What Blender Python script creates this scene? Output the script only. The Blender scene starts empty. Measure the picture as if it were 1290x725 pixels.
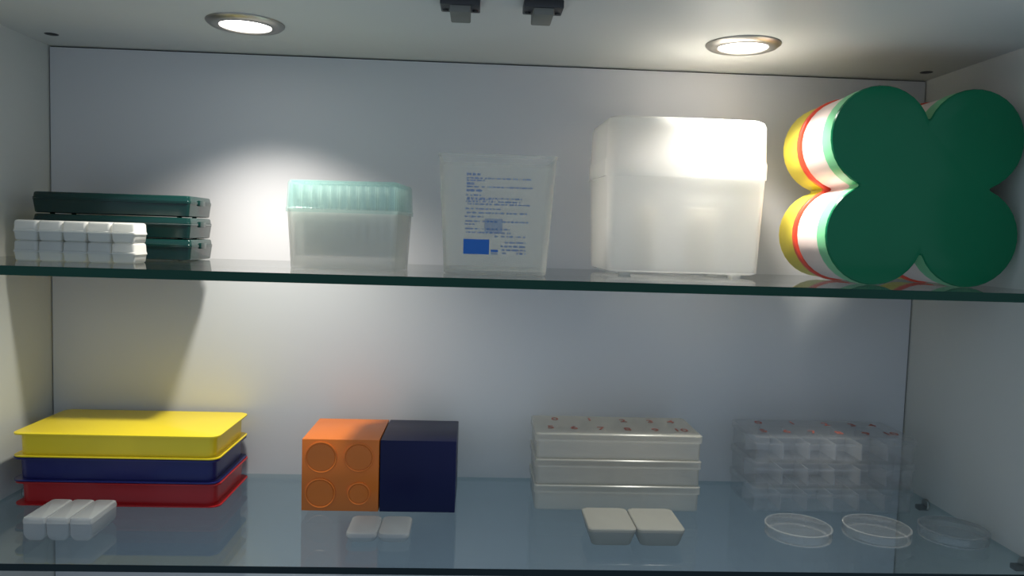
import bpy, bmesh, math, random
from mathutils import Matrix, Vector

random.seed(4)
S = bpy.context.scene
C = S.collection
PI = math.pi

# ------------------------------------------------------------------ camera
FPX = 970.08                                   # focal length in pixels of the 1290x725 frame
CAM = Vector((0.48266, -0.89169, 0.28588))
YAW, PITCH, ROLL = -0.044797, -0.068935, 0.03025
H, ZS, DEPTH = 0.4797, 0.24866, 0.25           # ceiling height, upper shelf top, shelf depth (lower shelf top is z=0)

fw = Vector((-math.sin(YAW) * math.cos(PITCH), math.cos(YAW) * math.cos(PITCH), math.sin(PITCH)))
rt = Vector((math.cos(YAW), math.sin(YAW), 0))
up = rt.cross(fw)
r2 = math.cos(ROLL) * rt + math.sin(ROLL) * up
u2 = -math.sin(ROLL) * rt + math.cos(ROLL) * up
cd = bpy.data.cameras.new('camera')
cam = bpy.data.objects.new('camera', cd)
C.objects.link(cam)
m = Matrix((r2, u2, -fw)).transposed().to_4x4()
m.translation = CAM
cam.matrix_world = m
cd.sensor_fit = 'HORIZONTAL'
cd.sensor_width = 36.0
cd.lens = FPX / 1290 * 36.0
cd.clip_start = 0.01
S.camera = cam

# ------------------------------------------------------------------ room light coming in through the open front
w = bpy.data.worlds.new('world')
S.world = w
w.use_nodes = True
bg = w.node_tree.nodes['Background']
bg.inputs['Color'].default_value = (0.66, 0.82, 1.0, 1)
bg.inputs['Strength'].default_value = 0.40

LAMP_POWER = 7.2
LAMP_COLOR = (1.0, 0.95, 0.87)

S.view_settings.view_transform = 'Standard'
S.view_settings.look = 'None'
S.view_settings.exposure = 0.2
S.view_settings.gamma = 1.0
S.view_settings.use_curve_mapping = False
S.cycles.transparent_max_bounces = 64
S.cycles.max_bounces = 14
S.cycles.caustics_reflective = False
S.cycles.caustics_refractive = False


# ------------------------------------------------------------------ materials
def mat(name):
    mt = bpy.data.materials.new(name)
    mt.use_nodes = True
    nt = mt.node_tree
    nt.nodes.clear()
    out = nt.nodes.new('ShaderNodeOutputMaterial')
    return mt, nt, out


def schlick(nt, f0=0.04, scale=1.0):
    lw = nt.nodes.new('ShaderNodeLayerWeight')
    lw.inputs['Blend'].default_value = 0.5
    pw = nt.nodes.new('ShaderNodeMath'); pw.operation = 'POWER'
    nt.links.new(lw.outputs['Facing'], pw.inputs[0]); pw.inputs[1].default_value = 5.0
    ma = nt.nodes.new('ShaderNodeMath'); ma.operation = 'MULTIPLY_ADD'
    nt.links.new(pw.outputs[0], ma.inputs[0])
    ma.inputs[1].default_value = (1 - f0) * scale
    ma.inputs[2].default_value = f0 * scale
    return ma.outputs[0]


def noise_color(nt, c, amount, scale):
    tc = nt.nodes.new('ShaderNodeTexCoord')
    nz = nt.nodes.new('ShaderNodeTexNoise')
    nz.inputs['Scale'].default_value = scale
    nz.inputs['Detail'].default_value = 4
    nt.links.new(tc.outputs['Object'], nz.inputs['Vector'])
    mx = nt.nodes.new('ShaderNodeMix'); mx.data_type = 'RGBA'
    nt.links.new(nz.outputs['Fac'], mx.inputs['Factor'])
    mx.inputs[6].default_value = tuple(v * (1 - amount) for v in c) + (1,)
    mx.inputs[7].default_value = tuple(min(1, v * (1 + amount)) for v in c) + (1,)
    return mx.outputs[2], nz


def solid(name, c, rough=0.4, metallic=0.0, amount=0.03, scale=30, spec=0.5):
    mt, nt, out = mat(name)
    b = nt.nodes.new('ShaderNodeBsdfPrincipled')
    col, nz = noise_color(nt, c, amount, scale)
    nt.links.new(col, b.inputs['Base Color'])
    b.inputs['Roughness'].default_value = rough
    b.inputs['Metallic'].default_value = metallic
    b.inputs['Specular IOR Level'].default_value = spec
    nt.links.new(b.outputs[0], out.inputs[0])
    return mt


def frosted(name, c, see, trans=0.45, rough=0.25, tint=None, gloss=0.7):
    """Thin translucent plastic: part of the light goes straight through, the rest is diffused on both sides."""
    mt, nt, out = mat(name)
    col, nz = noise_color(nt, c, 0.03, 25)
    d = nt.nodes.new('ShaderNodeBsdfDiffuse')
    t = nt.nodes.new('ShaderNodeBsdfTranslucent')
    nt.links.new(col, d.inputs[0]); nt.links.new(col, t.inputs[0])
    a = nt.nodes.new('ShaderNodeMixShader'); a.inputs[0].default_value = trans
    nt.links.new(d.outputs[0], a.inputs[1]); nt.links.new(t.outputs[0], a.inputs[2])
    tr = nt.nodes.new('ShaderNodeBsdfTransparent')
    tr.inputs[0].default_value = (tint or (1, 1, 1)) + (1,)
    b = nt.nodes.new('ShaderNodeMixShader'); b.inputs[0].default_value = see
    nt.links.new(a.outputs[0], b.inputs[1]); nt.links.new(tr.outputs[0], b.inputs[2])
    g = nt.nodes.new('ShaderNodeBsdfGlossy'); g.inputs['Roughness'].default_value = rough
    e = nt.nodes.new('ShaderNodeMixShader')
    nt.links.new(schlick(nt, 0.04, gloss), e.inputs[0])
    nt.links.new(b.outputs[0], e.inputs[1]); nt.links.new(g.outputs[0], e.inputs[2])
    nt.links.new(e.outputs[0], out.inputs[0])
    return mt


def sheet_glass(name, tint):
    mt, nt, out = mat(name)
    tr = nt.nodes.new('ShaderNodeBsdfTransparent'); tr.inputs[0].default_value = tint + (1,)
    g = nt.nodes.new('ShaderNodeBsdfGlossy'); g.inputs['Roughness'].default_value = 0.03
    e = nt.nodes.new('ShaderNodeMixShader')
    nt.links.new(schlick(nt, 0.04), e.inputs[0])
    nt.links.new(tr.outputs[0], e.inputs[1]); nt.links.new(g.outputs[0], e.inputs[2])
    nt.links.new(e.outputs[0], out.inputs[0])
    return mt


def glow(name, c, strength):
    mt, nt, out = mat(name)
    em = nt.nodes.new('ShaderNodeEmission')
    em.inputs[0].default_value = c + (1,); em.inputs[1].default_value = strength
    nt.links.new(em.outputs[0], out.inputs[0])
    return mt


M = dict(
    wall=solid('white laminate', (0.60, 0.60, 0.57), 0.45, amount=0.02, scale=6, spec=0.3),
    back=solid('white back panel', (0.63, 0.625, 0.64), 0.5, amount=0.02, scale=6, spec=0.3),
    gap=solid('dark gap', (0.03, 0.03, 0.035), 0.8),
    shelf=sheet_glass('shelf glass upper', (0.955, 0.98, 0.97)),
    shelf_low=sheet_glass('shelf glass lower', (0.81, 0.885, 0.905)),
    edge=solid('glass edge green', (0.005, 0.045, 0.029), 0.25, amount=0.3, scale=9, spec=0.2),
    edge_low=solid('glass edge teal', (0.004, 0.014, 0.017), 0.25, amount=0.3, scale=9, spec=0.2),
    nickel=solid('brushed nickel', (0.42, 0.40, 0.37), 0.35, 1.0),
    lamp=glow('lamp lens', (1.0, 0.97, 0.92), 6.0),
    black=solid('black rubber', (0.012, 0.012, 0.013), 0.5),
    darkgrey=solid('dark grey plastic', (0.03, 0.03, 0.033), 0.45),
    grey=solid('grey plastic', (0.16, 0.16, 0.14), 0.5),
    dkgreen=solid('dark bottle green plastic', (0.003, 0.024, 0.021), 0.16, amount=0.1),
    yellow=solid('yellow plastic', (0.92, 0.69, 0.025), 0.3),
    navy=solid('navy plastic', (0.013, 0.015, 0.12), 0.3),
    navy2=solid('deep navy plastic', (0.008, 0.010, 0.055), 0.35, spec=0.2),
    red=solid('red plastic', (0.45, 0.012, 0.016), 0.3),
    orange=solid('orange plastic', (0.74, 0.17, 0.012), 0.32),
    green=solid('green plastic', (0.005, 0.16, 0.070), 0.22, amount=0.04, spec=0.25),
    green_lit=solid('green lid side painted lit', (0.16, 0.52, 0.26), 0.4),  # side of the green lid, its lit look put into a paler colour
    tubwhite=solid('white tub plastic', (0.80, 0.66, 0.62), 0.4),
    scarlet=solid('scarlet lid plastic', (0.78, 0.07, 0.03), 0.35),
    lemon=solid('lemon tub plastic', (0.72, 0.60, 0.06), 0.4),
    milky=frosted('milky plastic', (0.84, 0.84, 0.80), 0.10, 0.45),
    milky2=frosted('milky grey plastic', (0.62, 0.63, 0.64), 0.36, 0.45),
    milky3=frosted('milky cream plastic', (0.50, 0.49, 0.45), 0.15, 0.45),
    frost=frosted('frosted clear plastic', (0.97, 0.95, 0.88), 0.60, 0.62),
    cup=frosted('clear cup plastic', (0.86, 0.86, 0.78), 0.76, 0.6),
    bigbox=frosted('frosted white plastic', (0.985, 0.98, 0.95), 0.42, 0.55),
    turq=frosted('turquoise lid plastic', (0.62, 0.84, 0.81), 0.83, 0.6, rough=0.10, tint=(0.92, 1.0, 0.985)),
    amber=frosted('pale box plastic', (0.96, 0.91, 0.83), 0.48, 0.58),
    clear=frosted('clear polystyrene', (0.75, 0.73, 0.72), 0.93, 0.4, rough=0.06, gloss=1.0),
    petri=frosted('clear dish plastic', (0.76, 0.77, 0.77), 0.955, 0.4, rough=0.06, gloss=1.0),
    wall_thin=frosted('polystyrene divider', (0.92, 0.91, 0.91), 0.66, 0.5, rough=0.08, gloss=1.0),
    inner=frosted('inner column plastic', (0.99, 0.94, 0.86), 0.20, 0.6),
    dish_rim=frosted('dish rim plastic', (0.8, 0.8, 0.8), 0.80, 0.4, rough=0.05, gloss=1.0),
    redprint=solid('red print', (0.42, 0.11, 0.08), 0.6),
    blueprint=solid('blue print', (0.07, 0.16, 0.38), 0.6),
    bluewash=frosted('pale blue print', (0.30, 0.42, 0.62), 0.62, 0.4),
    bluefill=solid('solid blue print', (0.012, 0.13, 0.48), 0.5),
    tip=frosted('tip plastic', (0.97, 0.98, 0.96), 0.72, 0.5, rough=0.1),
)


# ------------------------------------------------------------------ builders
def link(name, me, material, parent=None):
    o = bpy.data.objects.new(name, me)
    C.objects.link(o)
    if material is not None and not me.materials:
        for k in (material if isinstance(material, (list, tuple)) else [material]):
            me.materials.append(k)
    if parent:
        o.parent = parent
    return o


def finish(bm, name, material, parent=None, smooth=35):
    bmesh.ops.recalc_face_normals(bm, faces=bm.faces)
    me = bpy.data.meshes.new(name)
    bm.to_mesh(me); bm.free()
    if smooth:
        for p in me.polygons:
            p.use_smooth = True
        me.set_sharp_from_angle(angle=math.radians(smooth))
    return link(name, me, material, parent)


def tag(o, label, cat, group=None):
    o['label'] = label
    o['category'] = cat
    if group:
        o['group'] = group
    return o


def thing(name, label, cat, loc=(0, 0, 0), rz=0.0, group=None):
    o = bpy.data.objects.new(name, None)
    o.empty_display_size = 0.02
    C.objects.link(o)
    o.location = loc
    o.rotation_euler = (0, 0, rz)
    return tag(o, label, cat, group)


def struct(o):
    o['kind'] = 'structure'
    return o


def copy_tree(o, parent=None):
    c = o.copy()
    C.objects.link(c)
    c.parent = parent
    for ch in list(o.children):
        copy_tree(ch, c)
    return c


def ring_pts(w, d, r, ox=0.0, oy=0.0, n=5):
    r = max(1e-5, min(r, w / 2 - 1e-5, d / 2 - 1e-5))
    pts = []
    for cx, cy, a0 in ((w / 2 - r, d / 2 - r, 0), (-w / 2 + r, d / 2 - r, PI / 2),
                       (-w / 2 + r, -d / 2 + r, PI), (w / 2 - r, -d / 2 + r, 1.5 * PI)):
        for k in range(n):
            a = a0 + k / (n - 1) * PI / 2
            pts.append((ox + cx + r * math.cos(a), oy + cy + r * math.sin(a)))
    return pts


def add_loft(bm, rings, caps=(True, True), off=(0, 0, 0), n=5):
    """rings: (w, d, corner radius, z[, ox, oy])"""
    loops = []
    for q in rings:
        ox, oy = (q[4], q[5]) if len(q) > 4 else (0, 0)
        loops.append([bm.verts.new((x + off[0], y + off[1], q[3] + off[2])) for x, y in ring_pts(q[0], q[1], q[2], ox, oy, n)])
    for a, b in zip(loops, loops[1:]):
        for i in range(len(a)):
            j = (i + 1) % len(a)
            bm.faces.new((a[i], a[j], b[j], b[i]))
    if caps[0]:
        bm.faces.new(list(reversed(loops[0])))
    if caps[1]:
        bm.faces.new(loops[-1])


def loft(name, rings, material, parent=None, caps=(True, True), off=(0, 0, 0), smooth=35, n=5):
    bm = bmesh.new()
    add_loft(bm, rings, caps, off, n)
    return finish(bm, name, material, parent, smooth)


def add_box(bm, x0, x1, y0, y1, z0, z1, bevel=0.0):
    r = bmesh.ops.create_cube(bm, size=1.0)
    vs = r['verts']
    for v in vs:
        v.co = Vector((x0 + (v.co.x + .5) * (x1 - x0), y0 + (v.co.y + .5) * (y1 - y0), z0 + (v.co.z + .5) * (z1 - z0)))
    if bevel:
        es = list({e for v in vs for e in v.link_edges})
        bmesh.ops.bevel(bm, geom=es, offset=bevel, segments=2, affect='EDGES', profile=0.5)


def box(name, x0, x1, y0, y1, z0, z1, material, parent=None, bevel=0.0):
    bm = bmesh.new()
    add_box(bm, x0, x1, y0, y1, z0, z1, bevel)
    return finish(bm, name, material, parent, 35 if bevel else 0)


def lathe(name, prof, material, parent=None, seg=48, loc=(0, 0, 0), axis='Z', closed=False):
    """prof: (radius, height) points; radius 0 closes on the axis."""
    bm = bmesh.new()
    rows = []
    for r, z in prof:
        if r <= 1e-7:
            rows.append([bm.verts.new((0, 0, z))])
        else:
            rows.append([bm.verts.new((r * math.cos(2 * PI * k / seg), r * math.sin(2 * PI * k / seg), z)) for k in range(seg)])
    pairs = list(zip(rows, rows[1:]))
    if closed:
        pairs.append((rows[-1], rows[0]))
    for a, b in pairs:
        for k in range(seg):
            j = (k + 1) % seg
            if len(a) == 1 and len(b) == 1:
                continue
            if len(a) == 1:
                bm.faces.new((a[0], b[j], b[k]))
            elif len(b) == 1:
                bm.faces.new((a[k], a[j], b[0]))
            else:
                bm.faces.new((a[k], a[j], b[j], b[k]))
    if axis == 'Y':
        bmesh.ops.rotate(bm, verts=bm.verts, matrix=Matrix.Rotation(PI / 2, 3, 'X'))
    elif axis == 'X':
        bmesh.ops.rotate(bm, verts=bm.verts, matrix=Matrix.Rotation(PI / 2, 3, 'Y'))
    bmesh.ops.translate(bm, verts=bm.verts, vec=loc)
    return finish(bm, name, material, parent, 40)


def text_mesh(s, size):
    cu = bpy.data.curves.new('digit', 'FONT')
    cu.body = s; cu.size = size; cu.align_x = 'CENTER'; cu.align_y = 'CENTER'
    cu.extrude = 0.00008; cu.offset = size * 0.012
    o = bpy.data.objects.new('digit', cu)
    C.objects.link(o)
    bpy.context.view_layer.update()
    me = bpy.data.meshes.new_from_object(o.evaluated_get(bpy.context.evaluated_depsgraph_get()))
    bpy.data.objects.remove(o)
    bpy.data.curves.remove(cu)
    return me


# ------------------------------------------------------------------ the cabinet
FRONT, LOW, T = -0.30, -0.34, 0.018
g = 0.0016
struct(box('wall_back', g, 1 - g, 0.0, 0.004, LOW, H - g, M['back']))
struct(box('wall_rear', -T, 1 + T, 0.0045, 0.012, LOW - T, H + T, M['gap']))
struct(box('wall_left', -T, 0.0, FRONT, 0.0044, LOW, H, M['wall']))
struct(box('wall_right', 1.0, 1 + T, FRONT, 0.0044, LOW, H, M['wall']))
struct(box('ceiling', -T, 1 + T, FRONT, 0.0044, H, H + T, M['wall']))
struct(box('floor', -T, 1 + T, FRONT, 0.0044, LOW - T, LOW, M['wall']))


def glass_shelf(ztop, thick, face, edge, label):
    bm = bmesh.new()
    add_box(bm, 0.002, 0.998, -DEPTH, -0.0015, ztop - thick, ztop)
    bm.faces.ensure_lookup_table()
    bm.normal_update()
    for f in bm.faces:
        f.material_index = 1 if f.normal.y < -0.5 else 0
    o = finish(bm, 'glass_shelf', [face, edge], None, 0)
    return tag(o, label, 'shelf')


glass_shelf(ZS, 0.0078, M['shelf'], M['edge'], 'upper clear glass shelf with dark green front edge, carrying the four-lobed tubs')
glass_shelf(0.0, 0.0062, M['shelf_low'], M['edge_low'], 'lower blue-grey glass shelf with petri dishes and coloured trays on it')


def downlight(x, y, label):
    t = thing('downlight', label, 'light', (x, y, H), 0, 'round spotlights in the cabinet ceiling')
    lathe('trim_ring', [(0.0240, -0.0005), (0.0242, -0.0035), (0.0262, -0.0046), (0.0330, -0.0036), (0.0360, -0.0012), (0.0362, 0.0)],
          M['nickel'], t, 64, closed=True)
    lathe('lens', [(0, -0.0022), (0.0235, -0.0022), (0.0238, -0.0002), (0, -0.0002)], M['lamp'], t, 48)
    ld = bpy.data.lights.new('lamp_light', 'SPOT')
    ld.energy = LAMP_POWER; ld.color = LAMP_COLOR
    ld.spot_size = math.radians(114); ld.spot_blend = 1.0
    ld.shadow_soft_size = 0.012
    lo = bpy.data.objects.new('lamp_light', ld)
    C.objects.link(lo)
    lo.parent = t
    lo.location = (0, 0, -0.008)


downlight(0.2545, -0.130, 'round nickel-rimmed spotlight in the ceiling, above the turquoise-lidded box')
downlight(0.7375, -0.128, 'round nickel-rimmed spotlight in the ceiling, above the large frosted white box')

for x, y, lb in ((0.0322, -0.053, 'small dark oval cap in the ceiling corner above the dark green cases'),
                 (0.9744, -0.0415, 'small dark oval cap in the ceiling corner above the four-lobed tubs')):
    t = thing('screw_cap', lb, 'screw cap', (x, y, H))
    lathe('cap', [(0, -0.0008), (0.0045, -0.0008), (0.0062, 0.0), (0, 0)], M['black'], t, 24)
    lathe('collar', [(0.0060, -0.0003), (0.0066, -0.0003), (0.0068, 0.0), (0.0060, 0.0)], M['darkgrey'], t, 24, closed=True)


def catch(x, y, lb):
    t = thing('door_catch', lb, 'door catch', (x, y, H), 0, 'door catches on the ceiling edge')
    bm = bmesh.new()
    add_box(bm, -0.0165, 0.0165, -0.020, 0.004, -0.007, 0.0, 0.001)
    finish(bm, 'mounting_plate', M['darkgrey'], t)
    box('latch_body', -0.0085, 0.0085, -0.018, 0.016, -0.0125, -0.0002, M['grey'], t, 0.0012)
    for s in (-1, 1):
        lathe('screw', [(0, -0.0086), (0.0022, -0.0082), (0.0026, -0.007), (0, -0.007)], M['black'], t, 16, (s * 0.0125, -0.004, 0))


catch(0.462, -0.2245, 'grey door catch on the ceiling edge, nearer the turquoise-lidded box')
catch(0.531, -0.2265, 'grey door catch on the ceiling edge, nearer the large frosted box')


def support(x, y, z, side, lb, low):
    t = thing('shelf_support', lb, 'shelf support', (x, y, z), 0, 'shelf supports')
    s = side
    lathe('wall_disc', [(0, 0), (0.0062, 0), (0.0066, 0.0008), (0.0060, 0.0025), (0, 0.003)] if s > 0 else
          [(0, 0), (0.0062, 0), (0.0066, -0.0008), (0.0060, -0.0025), (0, -0.003)], M['nickel'], t, 24, (0, 0, 0.0), 'X')
    box('ledge', min(0, s * 0.011), max(0, s * 0.011), -0.0045, 0.0045, -0.0055, -0.0005, M['darkgrey'], t, 0.0006)


for zz, th, nm in ((ZS, 0.0078, 'upper'), (0.0, 0.0062, 'lower')):
    for x, s, sd in ((0.0, 1, 'coloured trays'), (1.0, -1, 'four-lobed tubs')):
        for y, ps in ((-0.055, 'by the back panel'), (-0.213, 'by the open front')):
            support(x, y, zz - th, s, 'metal pin under the %s shelf near the %s, %s' % (nm, sd, ps), nm)

# ------------------------------------------------------------------ upper shelf
# three dark green hinged boxes
GW, GD, GH = 0.158, 0.066, 0.0222


def green_case():
    t = thing('hinged_case', '', 'case', (0, 0, 0), 0, 'stacked dark green flat cases')
    h = GH
    loft('base', [(GW - .006, GD - .005, .003, .0009), (GW - .004, GD - .003, .003, .0016), (GW - .001, GD - .001, .003, .0140),
                  (GW, GD, .004, .0143), (GW, GD, .004, .0153)], M['dkgreen'], t)
    loft('lid', [(GW, GD, .004, .0155), (GW, GD, .004, .0167), (GW - .0010, GD - .0010, .004, .0170), (GW - .0025, GD - .0025, .003, h - .0012),
                 (GW - .0040, GD - .0040, .003, h - .0003), (GW - .007, GD - .007, .003, h)], M['dkgreen'], t)
    for s in (-1, 1):
        box('latch', s * GW / 2 - .0015, s * GW / 2 + .0015, -.008, .008, .0125, .0185, M['dkgreen'], t, .0005)
        for q in (-1, 1):
            lathe('foot', [(0, 0), (.0022, 0), (.0026, .0012), (0, .0012)], M['dkgreen'], t, 12, (s * (GW / 2 - .015), q * (GD / 2 - .012), 0))
    return t


c0 = green_case()
for k, lb in enumerate(('bottom dark green flat case of the stack of three on the upper shelf',
                        'middle dark green flat case of the stack of three on the upper shelf',
                        'top dark green flat case of the stack of three on the upper shelf')):
    o = c0 if k == 0 else copy_tree(c0)
    o.location = (0.0305 + GW / 2 + (0.0005, -0.0003, -0.0008)[k], -0.09 + GD / 2, ZS + k * (GH + 0.0001))
    o['label'] = lb


# boxes made of compartments in a row
def cell_mesh(cw, cdp, h, r, kind):
    bm = bmesh.new()
    if kind == 'round':
        add_loft(bm, [(cw - .004, cdp - .003, r, 0), (cw - .002, cdp - .001, r, .0012), (cw - .0004, cdp, r, h * .42), (cw - .0004, cdp, r, h * .46)])
    elif kind == 'chamfer':
        add_loft(bm, [(cw - .008, cdp - .003, r, 0), (cw - .004, cdp - .001, r, h * .10), (cw - .0008, cdp, r, h * .28), (cw - .0006, cdp, r, h * .72)])
    elif kind == 'flat':
        add_loft(bm, [(cw - .006, cdp - .006, r, 0), (cw - .003, cdp - .003, r, h * .2), (cw - .0010, cdp - .001, r, h * .55)])
    else:
        add_loft(bm, [(cw - .0095, cdp - .010, r, 0), (cw - .0085, cdp - .008, r, h * .06), (cw - .0015, cdp - .001, r, h * .80)])
    me = bpy.data.meshes.new('compartment')
    bmesh.ops.recalc_face_normals(bm, faces=bm.faces)
    bm.to_mesh(me); bm.free()
    return me


def lid_mesh(cw, cdp, h, r, kind):
    bm = bmesh.new()
    if kind == 'round':
        add_loft(bm, [(cw, cdp + .001, r, h * .47), (cw, cdp + .001, r, h * .52), (cw - .0004, cdp - .0003, r, h * .56), (cw - .0008, cdp - .001, r, h * .88),
                      (cw - .0016, cdp - .002, r, h * .96), (cw - .004, cdp - .004, r, h)])
    elif kind == 'chamfer':
        add_loft(bm, [(cw - .0004, cdp + .0006, r, h * .73), (cw - .0004, cdp + .0006, r, h * .86), (cw - .0012, cdp - .0006, r, h * .96), (cw - .004, cdp - .0025, r, h)])
    elif kind == 'flat':
        add_loft(bm, [(cw - .0008, cdp, r, h * .56), (cw - .0006, cdp, r, h * .8), (cw - .002, cdp - .0015, r, h * .96), (cw - .004, cdp - .004, r, h)])
    else:
        add_loft(bm, [(cw - .001, cdp, r, h * .81), (cw - .0008, cdp, r, h * .94), (cw - .0022, cdp - .0012, r, h * .985), (cw - .005, cdp - .004, r, h)])
    me = bpy.data.meshes.new('cell_lid')
    bmesh.ops.recalc_face_normals(bm, faces=bm.faces)
    bm.to_mesh(me); bm.free()
    return me


def cell_box(name, label, cols, rows, cw, cdp, h, r, kind, material, loc, rz=0, group=None, hinge=True):
    t = thing(name, label, 'box', loc, rz, group)
    a = cell_mesh(cw, cdp, h, r, kind)
    b = lid_mesh(cw, cdp, h, r, kind)
    for me in (a, b):
        me.materials.append(M[material])
        for p in me.polygons:
            p.use_smooth = True
        me.set_sharp_from_angle(angle=math.radians(35))
    for j in range(rows):
        for i in range(cols):
            o = link('compartment', a, None, t)
            o.location = ((i - (cols - 1) / 2) * cw, (j - (rows - 1) / 2) * cdp, 0)
            q = link('cell_lid', b, None, o)
    if hinge:
        W = cols * cw
        D = rows * cdp
        loft('flange', [(W - .004, D - .004, .003, h * .40), (W + .0012, D + .0006, .003, h * .43), (W + .0012, D + .0006, .003, h * .47)], M[material], t)
    return t


BW = 0.022
for k, lb in enumerate(('lower milky white five-compartment box in front of the dark green cases',
                        'upper milky white five-compartment box in front of the dark green cases')):
    cell_box('compartment_box', lb, 5, 1, BW, 0.028, 0.0187, 0.0028, 'round', 'milky', (0.1103, -0.151, ZS + k * 0.0188), 0.0, 'stacked five-compartment boxes')

# pipette tip box with turquoise lid
tipx, tipy, tipr = 0.3585, -0.1295, math.radians(-5)
t = thing('tip_box', 'frosted pipette tip box with a turquoise see-through lid', 'box', (tipx, tipy, ZS), tipr)
TH = 0.0555
loft('base', [(.098, .076, .005, 0), (.0985, .0765, .005, .001), (.1045, .0825, .006, TH), (.1025, .0805, .005, TH), (.0968, .0748, .004, .0025)],
     M['frost'], t)
loft('lid', [(.1062, .0842, .006, TH - .003), (.1068, .0848, .006, TH - .003), (.1068, .0848, .006, TH + .001), (.1058, .0838, .006, TH + .0015), (.1045, .0825, .007, .0795), (.1020, .0800, .007, .0820),
             (.1000, .0780, .006, .0824), (.0985, .0765, .006, .0812), (.1015, .0795, .006, .0790), (.1030, .0810, .005, TH + .001)],
     M['turq'], t, caps=(False, False))
loft('lid_panel', [(.0995, .0775, .006, .0806), (.0995, .0775, .006, .0816)], M['turq'], t)
loft('rack_plate', [(.1005, .0785, .004, TH - .004), (.1005, .0785, .004, TH - .0015)], M['tip'], t)
box('hinge', -.030, .030, .0425, .0446, TH - .006, TH + .004, M['turq'], t, .0006)
tip0 = None
for j in range(8):
    for i in range(11):
        if tip0 is None:
            tip0 = lathe('pipette_tip', [(.0006, -.045), (.0012, -.045), (.0030, -.004), (.0037, 0.0), (.0037, .0215), (.0030, .0215), (.0026, -.003)],
                         M['tip'], None, 10, closed=True)
            tag(tip0, 'pale pipette tip standing in the rack of the turquoise-lidded box', 'pipette tip', 'pipette tips in the tip box')
            o = tip0
        else:
            o = tip0.copy(); C.objects.link(o)
        lx, ly = (i - 5) * 0.009, (j - 3.5) * 0.009
        o.location = (tipx + lx * math.cos(tipr) - ly * math.sin(tipr), tipy + lx * math.sin(tipr) + ly * math.cos(tipr), ZS + TH + .0012)

# clear tapered container with blue print
cx, cy = 0.4985, -0.1395
HC = 0.1095
t = thing('tapered_container', 'clear tapered square container with small blue printing on its front', 'container', (cx, cy, ZS))
loft('body', [(.0925, .080, .008, 0), (.0955, .083, .009, .0012), (.1085, .094, .010, HC), (.1065, .092, .009, HC), (.0935, .081, .008, .0032)], M['cup'], t, n=7)
loft('rim', [(.1087, .0942, .010, HC - .003), (.1100, .0955, .0105, HC - .0026), (.1100, .0955, .0105, HC), (.1087, .0942, .010, HC + .0003)], M['cup'], t, caps=(False, False), n=7)
loft('base_ring', [(.090, .078, .008, .0033), (.0925, .0805, .008, .0045), (.086, .074, .008, .0045), (.084, .072, .008, .0033)], M['cup'], t, caps=(False, False), n=7)


def face_y(z):                                   # front wall of the tapered container, local
    return -(.083 + (.094 - .083) * (z - .0012) / (HC - .0012)) / 2


def print_quads(name, rects, material, parent, lift):
    bm = bmesh.new()
    for x0, x1, z0, z1 in rects:
        ys = [face_y(z0) - lift, face_y(z1) - lift]
        f = [bm.verts.new(p) for p in ((x0, ys[0], z0), (x1, ys[0], z0), (x1, ys[1], z1), (x0, ys[1], z1))]
        b = [bm.verts.new((v.co.x, v.co.y + .00012, v.co.z)) for v in f]
        bm.faces.new(f); bm.faces.new(list(reversed(b)))
        for k in range(4):
            j = (k + 1) % 4
            bm.faces.new((f[j], f[k], b[k], b[j]))
    return finish(bm, name, material, parent, 0)


X0, X1, Z1, Z0 = -.0285, .0330, .0920, .0185       # the printed area


def px_x(px): return X0 + (px - 95) / (515 - 95) * (X1 - X0)
def px_z(py): return Z1 - (py - 100) / (632 - 100) * (Z1 - Z0)


def row(py, xs, xe, hgt, bold, dense=1.0):
    out = []
    x = px_x(xs); e = px_x(xe); z = px_z(py)
    while x < e:
        n = random.randint(2, 7)
        for k in range(n):
            wch = (0.0011 if bold else 0.0007) * random.uniform(.7, 1.25)
            if x + wch > e:
                break
            hh = hgt * random.choice((.65, .8, 1.0))
            if random.random() < dense:
                out.append((x, x + wch, z - hh / 2, z + hh / 2))
            x += wch + (0.00045 if bold else 0.00028)
        x += 0.0011
    return out


thin, bold = [], []
for py, a, b in ((107, 97, 190), (168, 97, 155), (213, 97, 198)):
    bold += row(py, a, b, .0024, True)
for py, a, b, dn in ((132, 97, 510, .8), (147, 97, 210, .8), (188, 97, 512, .85), (243, 95, 200, .9), (262, 95, 445, .8), (270, 95, 300, .8), (284, 95, 445, .85),
                     (301, 100, 505, .9), (332, 92, 322, .9), (358, 95, 480, .8), (384, 90, 205, .95), (414, 95, 490, .8), (434, 90, 155, .95), (464, 95, 375, .75),
                     (488, 95, 380, .75), (511, 280, 490, .8), (550, 345, 480, .95), (576, 320, 475, .95), (600, 325, 480, .95), (622, 330, 358, .95), (622, 420, 478, .7)):
    thin += row(py, a, b, .0015 if py < 540 else .0019, False, dn)
print_quads('heading_print', bold, M['blueprint'], t, .00030)
print_quads('text_print', thin, M['blueprint'], t, .00030)
print_quads('blue_panel', [(px_x(85), px_x(247), px_z(632), px_z(533))], M['bluefill'], t, .00032)
print_quads('small_panel', [(px_x(258), px_x(303), px_z(632), px_z(615))], M['bluewash'], t, .00034)
print_quads('small_stripe', [(px_x(258), px_x(303), px_z(614), px_z(600))], M['bluefill'], t, .00034)
print_quads('pale_panel', [(px_x(215), px_x(325), px_z(490), px_z(395))], M['bluewash'], t, .00016)

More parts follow.
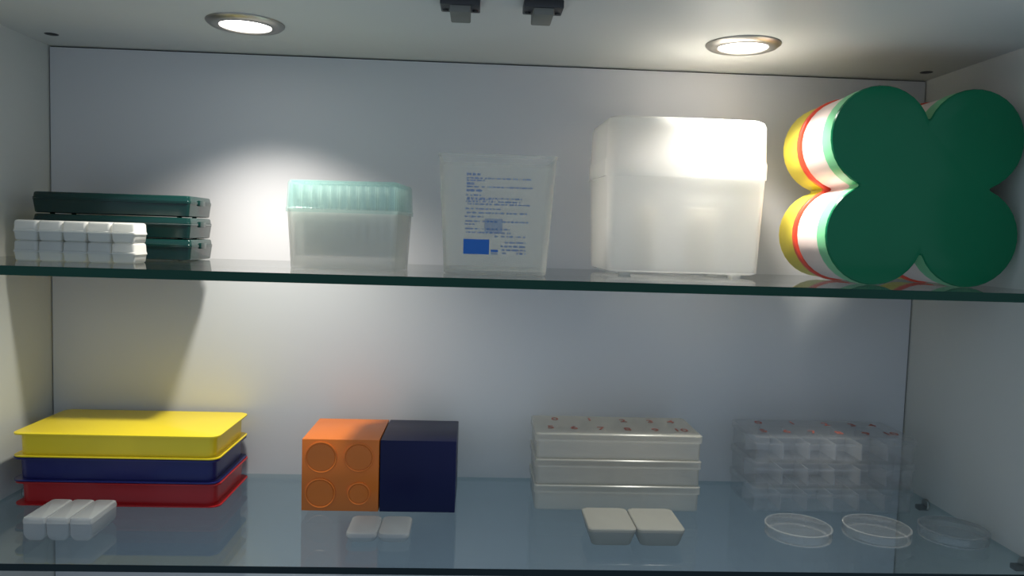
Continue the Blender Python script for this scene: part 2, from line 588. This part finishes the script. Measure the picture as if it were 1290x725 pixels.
# large frosted box with high lid
bx, by, br = 0.6905, -0.0640, math.radians(1.8)
t = thing('storage_box', 'large frosted white storage box with a high domed lid', 'box', (bx, by, ZS + .0028), br)
BH = 0.103
loft('body', [(0.1510, .096, .008, 0), (0.1570, .102, .007, .002), (0.1640, .108, .008, BH), (0.1610, .105, .010, BH), (0.1540, .099, .009, .0045)], M['bigbox'], t, n=7)
loft('lid', [(0.1655, .1095, .007, BH - .006), (0.1680, .1115, .012, BH - .006), (0.1685, .1120, .012, BH + .010), (0.1662, .1100, .012, BH + .0125), (0.1650, .1090, .013, .1500),
             (0.1620, .1060, .014, .1550), (0.1550, .0990, .014, .1572), (0.1545, .0985, .014, .1555), (0.1605, .1045, .012, .1535), (0.1630, .1070, .011, .1490)],
     M['bigbox'], t, caps=(False, False), n=7)
loft('lid_panel', [(0.1555, .0995, .014, .1555), (0.1555, .0995, .014, .1569)], M['bigbox'], t, n=7)
for sx in (-1, 1):
    for sy in (-1, 1):
        loft('foot', [(.011, .011, .003, -.0028), (.013, .013, .003, .0004)], M['bigbox'], t, off=(sx * .058, sy * .037, 0))
for x0, wd in ((-.040, .022), (.018, .030)):
    loft('inner_column', [(wd, .016, .006, .005), (wd, .016, .006, .066), (wd - .004, .012, .005, .068)], M['inner'], t, off=(x0, -.0400, 0))

# clover-shaped tubs lying on their sides
CR, CH = 0.0480, 0.0455


def clover_outline(r, hc, fil=0.0018, n=22):
    """four overlapping circles with small fillets in the notches, in the XZ plane, counter-clockwise"""
    R_ = r + fil
    dz = math.sqrt(max(R_ * R_ - hc * hc, 0))
    pts = []
    for q in range(4):
        rot = q * PI / 2
        # lobe centre (hc, hc): from the notch on the right side to the notch on the top
        nR = (hc + dz, 0.0)
        nT = (0.0, hc + dz)
        a0 = math.atan2(nR[1] - hc, nR[0] - hc)
        a1 = math.atan2(nT[1] - hc, nT[0] - hc)
        if a1 < a0:
            a1 += 2 * PI
        loc = []
        for k in range(n + 1):
            a = a0 + (a1 - a0) * k / n
            loc.append((hc + r * math.cos(a), hc + r * math.sin(a)))
        b0 = math.atan2(hc - nT[1], hc - nT[0])
        b1 = math.atan2(hc - nT[1], -hc - nT[0])
        if b0 < b1:
            b0 += 2 * PI
        b1 -= 0
        # walk the short way round the notch circle
        d = b1 - b0
        while d > PI: d -= 2 * PI
        while d < -PI: d += 2 * PI
        for k in range(1, 6):
            a = b0 + d * k / 6
            loc.append((nT[0] + fil * math.cos(a), nT[1] + fil * math.sin(a)))
        c, s = math.cos(rot), math.sin(rot)
        pts += [(x * c - y * s, x * s + y * c) for x, y in loc]
    return pts


def clover(name, sections, material, parent, caps=(True, True)):
    """sections: (radius offset, y)"""
    bm = bmesh.new()
    loops = []
    for dr, y in sections:
        loops.append([bm.verts.new((x, y, z)) for x, z in clover_outline(CR + dr, CH)])
    for a, b in zip(loops, loops[1:]):
        for i in range(len(a)):
            j = (i + 1) % len(a)
            bm.faces.new((a[i], a[j], b[j], b[i]))
    if caps[0]: bm.faces.new(loops[0])
    if caps[1]: bm.faces.new(list(reversed(loops[-1])))
    return finish(bm, name, material, parent, 30)


czl = ZS + CR + CH
t = thing('clover_tub', 'white four-lobed tub lying on its side with a dark green lid facing out', 'tub', (0.9025, -0.178, czl), 0, 'four-lobed tubs on their sides')
clover('lid_face', [(-.0030, 0.0), (-.0008, .0006), (0, .0024)], M['green'], t, caps=(True, True))
clover('lid_side', [(0, .0026), (0, .0205), (-.0006, .0210)], M['green_lit'], t)
clover('tub', [(-.0012, .0213), (-.0018, .0700), (-.0050, .0725)], M['tubwhite'], t)
t = thing('clover_tub', 'yellow four-lobed tub with a red lid, lying behind the white one', 'tub', (0.9025, -0.1050, czl), 0, 'four-lobed tubs on their sides')
clover('lid_face', [(-.0030, 0.0), (-.0008, .0006), (0, .0014)], M['scarlet'], t)
clover('lid_side', [(0, .0015), (0, .0064), (-.0006, .0068)], M['scarlet'], t)
clover('tub', [(-.0012, .0070), (-.0018, .046), (-.0050, .0485)], M['lemon'], t)

# ------------------------------------------------------------------ lower shelf
# three flanged trays
TW, TD, TZ = 0.196, 0.098, 0.0247


def flanged_tray(material, label, k, dx, dy):
    t = thing('flanged_tray', label, 'tray', (0.0215 + .1025 + dx, -0.0635 + dy, k * (TZ + .0001)), 0, 'stacked coloured trays')
    mt = M[material]
    loft('body', [(TW - .002, TD - .002, .010, .0021), (TW - .001, TD - .001, .010, TZ - .0026)], mt, t, n=7)
    loft('bottom_flange', [(TW + .006, TD + .006, .009, 0), (TW + .0085, TD + .0085, .010, .0004), (TW + .0085, TD + .0085, .010, .0016), (TW + .004, TD + .004, .010, .0020)], mt, t, n=7)
    loft('top_flange', [(TW + .004, TD + .004, .010, TZ - .0026), (TW + .0085, TD + .0085, .010, TZ - .0020), (TW + .0085, TD + .0085, .010, TZ - .0005), (TW + .006, TD + .006, .009, TZ)], mt, t, n=7)
    return t


flanged_tray('red', 'red flanged plastic tray at the bottom of the coloured stack', 0, .0, .001)
flanged_tray('navy', 'navy blue flanged plastic tray between the yellow and red ones', 1, -.001, 0.0)
flanged_tray('yellow', 'bright yellow flanged plastic tray on top of the coloured stack', 2, -.0005, 0.0)

# small six-cell box in front of them
cell_box('compartment_box', 'small milky three-column compartment box in front of the red tray', 3, 1, .0205, .0490, .0212, .0022, 'chamfer', 'milky2', (0.1123, -0.1775, 0), 0.0, None, False)

# orange and navy cube racks
HB = 0.0743


def cube_rack(name, label, x0, x1, material, rings):
    y0, y1 = -0.1185, -0.0315
    t = thing(name, label, 'rack', ((x0 + x1) / 2, (y0 + y1) / 2, 0), 0, 'cube racks side by side')
    wd, dp = x1 - x0, y1 - y0
    bm = bmesh.new()
    add_box(bm, -wd / 2, wd / 2, -dp / 2, dp / 2, 0, HB, .0009)
    finish(bm, 'body', M[material], t)
    for x, z, r in rings:
        lathe('socket_ring', [(r, 0), (r, .0009), (r - .0009, .0011), (r - .0018, .0006), (r - .0018, 0)], M[material], t, 40, (x, -dp / 2, z), 'Y', True)
        lathe('socket_disc', [(0, .0005), (r - .0022, .0005), (r - .0020, 0), (0, 0)], M[material], t, 40, (x, -dp / 2, z), 'Y')
    return t


cube_rack('tube_rack', 'orange cube-shaped tube rack with four ringed sockets on its face', .3097, .3875, 'orange',
          ((-.0195, .0555, .0162), (.0185, .0560, .0152), (-.0200, .0185, .0155), (.0190, .0185, .0118)))
cube_rack('tube_rack', 'dark navy plain-faced cube rack beside the orange one', .3885, .4655, 'navy2', ())

cell_box('compartment_box', 'flat milky two-compartment tray in front of the orange and navy racks', 2, 1, .0295, .047, .0085, .006, 'flat', 'milky2', (0.3965, -0.1745, 0), 0.0, None, False)
cell_box('compartment_box', 'milky white tapered two-compartment box in front of the pale numbered boxes', 2, 1, .0458, .057, .0172, .0055, 'tub', 'milky3', (0.6370, -0.1725, 0), 0.0, None, False)

# stacks of numbered divider boxes
MARKS = [('0', .0260, .0640), ('1', .0650, .0640), ('2', .1025, .0610), ('3', .1330, .0600), ('4', .1560, .0600),
         ('5', .0180, .0265), ('6', .0430, .0255), ('7', .0720, .0245), ('8', .1005, .0235), ('9', .1305, .0225), ('10', .1580, .0235)]
DIG = {}
for s, x, y in MARKS:
    DIG[s] = text_mesh(s, 0.0165)
    DIG[s].materials.append(M['redprint'])
KW, KD, KH = .176, .080, .0272


def divider_box(label, x0, y0, z, material, group, numbers, wall=.0011, dmat=None):
    t = thing('divider_box', label, 'box', (x0 + KW / 2, y0 + KD / 2, z), 0, group)
    mt = M[material]
    loft('body', [(KW - .005, KD - .005, .003, 0), (KW - .003, KD - .003, .004, .0010), (KW - .003, KD - .003, .004, KH - .0072), (KW - .003 - 2 * wall, KD - .003 - 2 * wall, .003, KH - .0072),
                  (KW - .003 - 2 * wall, KD - .003 - 2 * wall, .003, .0022)], mt, t)
    loft('lid', [(KW - .0022, KD - .0022, .004, KH - .0085), (KW, KD, .004, KH - .0085), (KW, KD, .004, KH - .0012), (KW - .0024, KD - .0024, .004, KH - .0002),
                 (KW - .005, KD - .005, .004, KH - .0002), (KW - .005, KD - .005, .004, KH - .0014), (KW - .0022, KD - .0022, .004, KH - .0020)], mt, t, caps=(False, False))
    loft('lid_panel', [(KW - .0048, KD - .0048, .004, KH - .0013), (KW - .0048, KD - .0048, .004, KH - .0004)], mt, t)
    iw, idp = KW - .003 - 2 * wall - .0004, KD - .003 - 2 * wall - .0004
    for k in range(1, 6):
        x = -iw / 2 + iw * k / 6
        box('divider', x - .0006, x + .0006, -idp / 2, idp / 2, .0023, KH - .0078, M[dmat or material], t)
    box('divider', -iw / 2, iw / 2, -.0006, .0006, .0023, KH - .0078, M[dmat or material], t)
    if numbers:
        for s, x, y in MARKS:
            o = link('number', DIG[s], None, t)
            o.location = (x - KW / 2, y - KD / 2, KH - .0002)
    return t


names = ('bottom', 'middle', 'top')
for k in range(3):
    divider_box('%s pale translucent box of the stack behind the tapered two-compartment box' % names[k], .5472, -.107, k * (KH + .0001), 'amber',
                'stacked pale numbered boxes', k == 2)
for k in range(3):
    divider_box('%s clear see-through divided box of the stack behind the petri dishes' % names[k], .7800, -.105, k * (KH + .0001), 'clear',
                'stacked clear divided boxes', k == 2, dmat='wall_thin')


# petri dishes
def petri(x, y, label):
    t = thing('petri_dish', label, 'petri dish', (x, y, 0), 0, 'petri dishes in a row')
    r = .0312
    lathe('dish', [(0, 0), (r - .0015, 0), (r - .0010, .0006), (r - .0010, .0085), (r - .0020, .0085), (r - .0022, .0016), (0, .0012)], M['petri'], t, 56)
    lathe('lid', [(0, .0104), (r - .0004, .0104), (r + .0006, .0098), (r + .0008, .0030), (r - .0002, .0030), (r - .0004, .0092), (0, .0094)], M['petri'], t, 56)
    lathe('rim', [(r - .0012, .0105), (r - .0004, .0110), (r + .0006, .0106), (r + .0002, .0102)], M['dish_rim'], t, 56, closed=True)
    lathe('foot_ring', [(r - .0030, .0004), (r - .0014, .0013), (r + .0001, .0012), (r + .0001, .0002)], M['dish_rim'], t, 56, closed=True)


petri(.8035, -.1665, 'clear round petri dish of the three, standing furthest from the side wall')
petri(.8830, -.1650, 'clear round petri dish standing between the other two')
petri(.9595, -.1670, 'clear round petri dish of the three, standing next to the side wall')
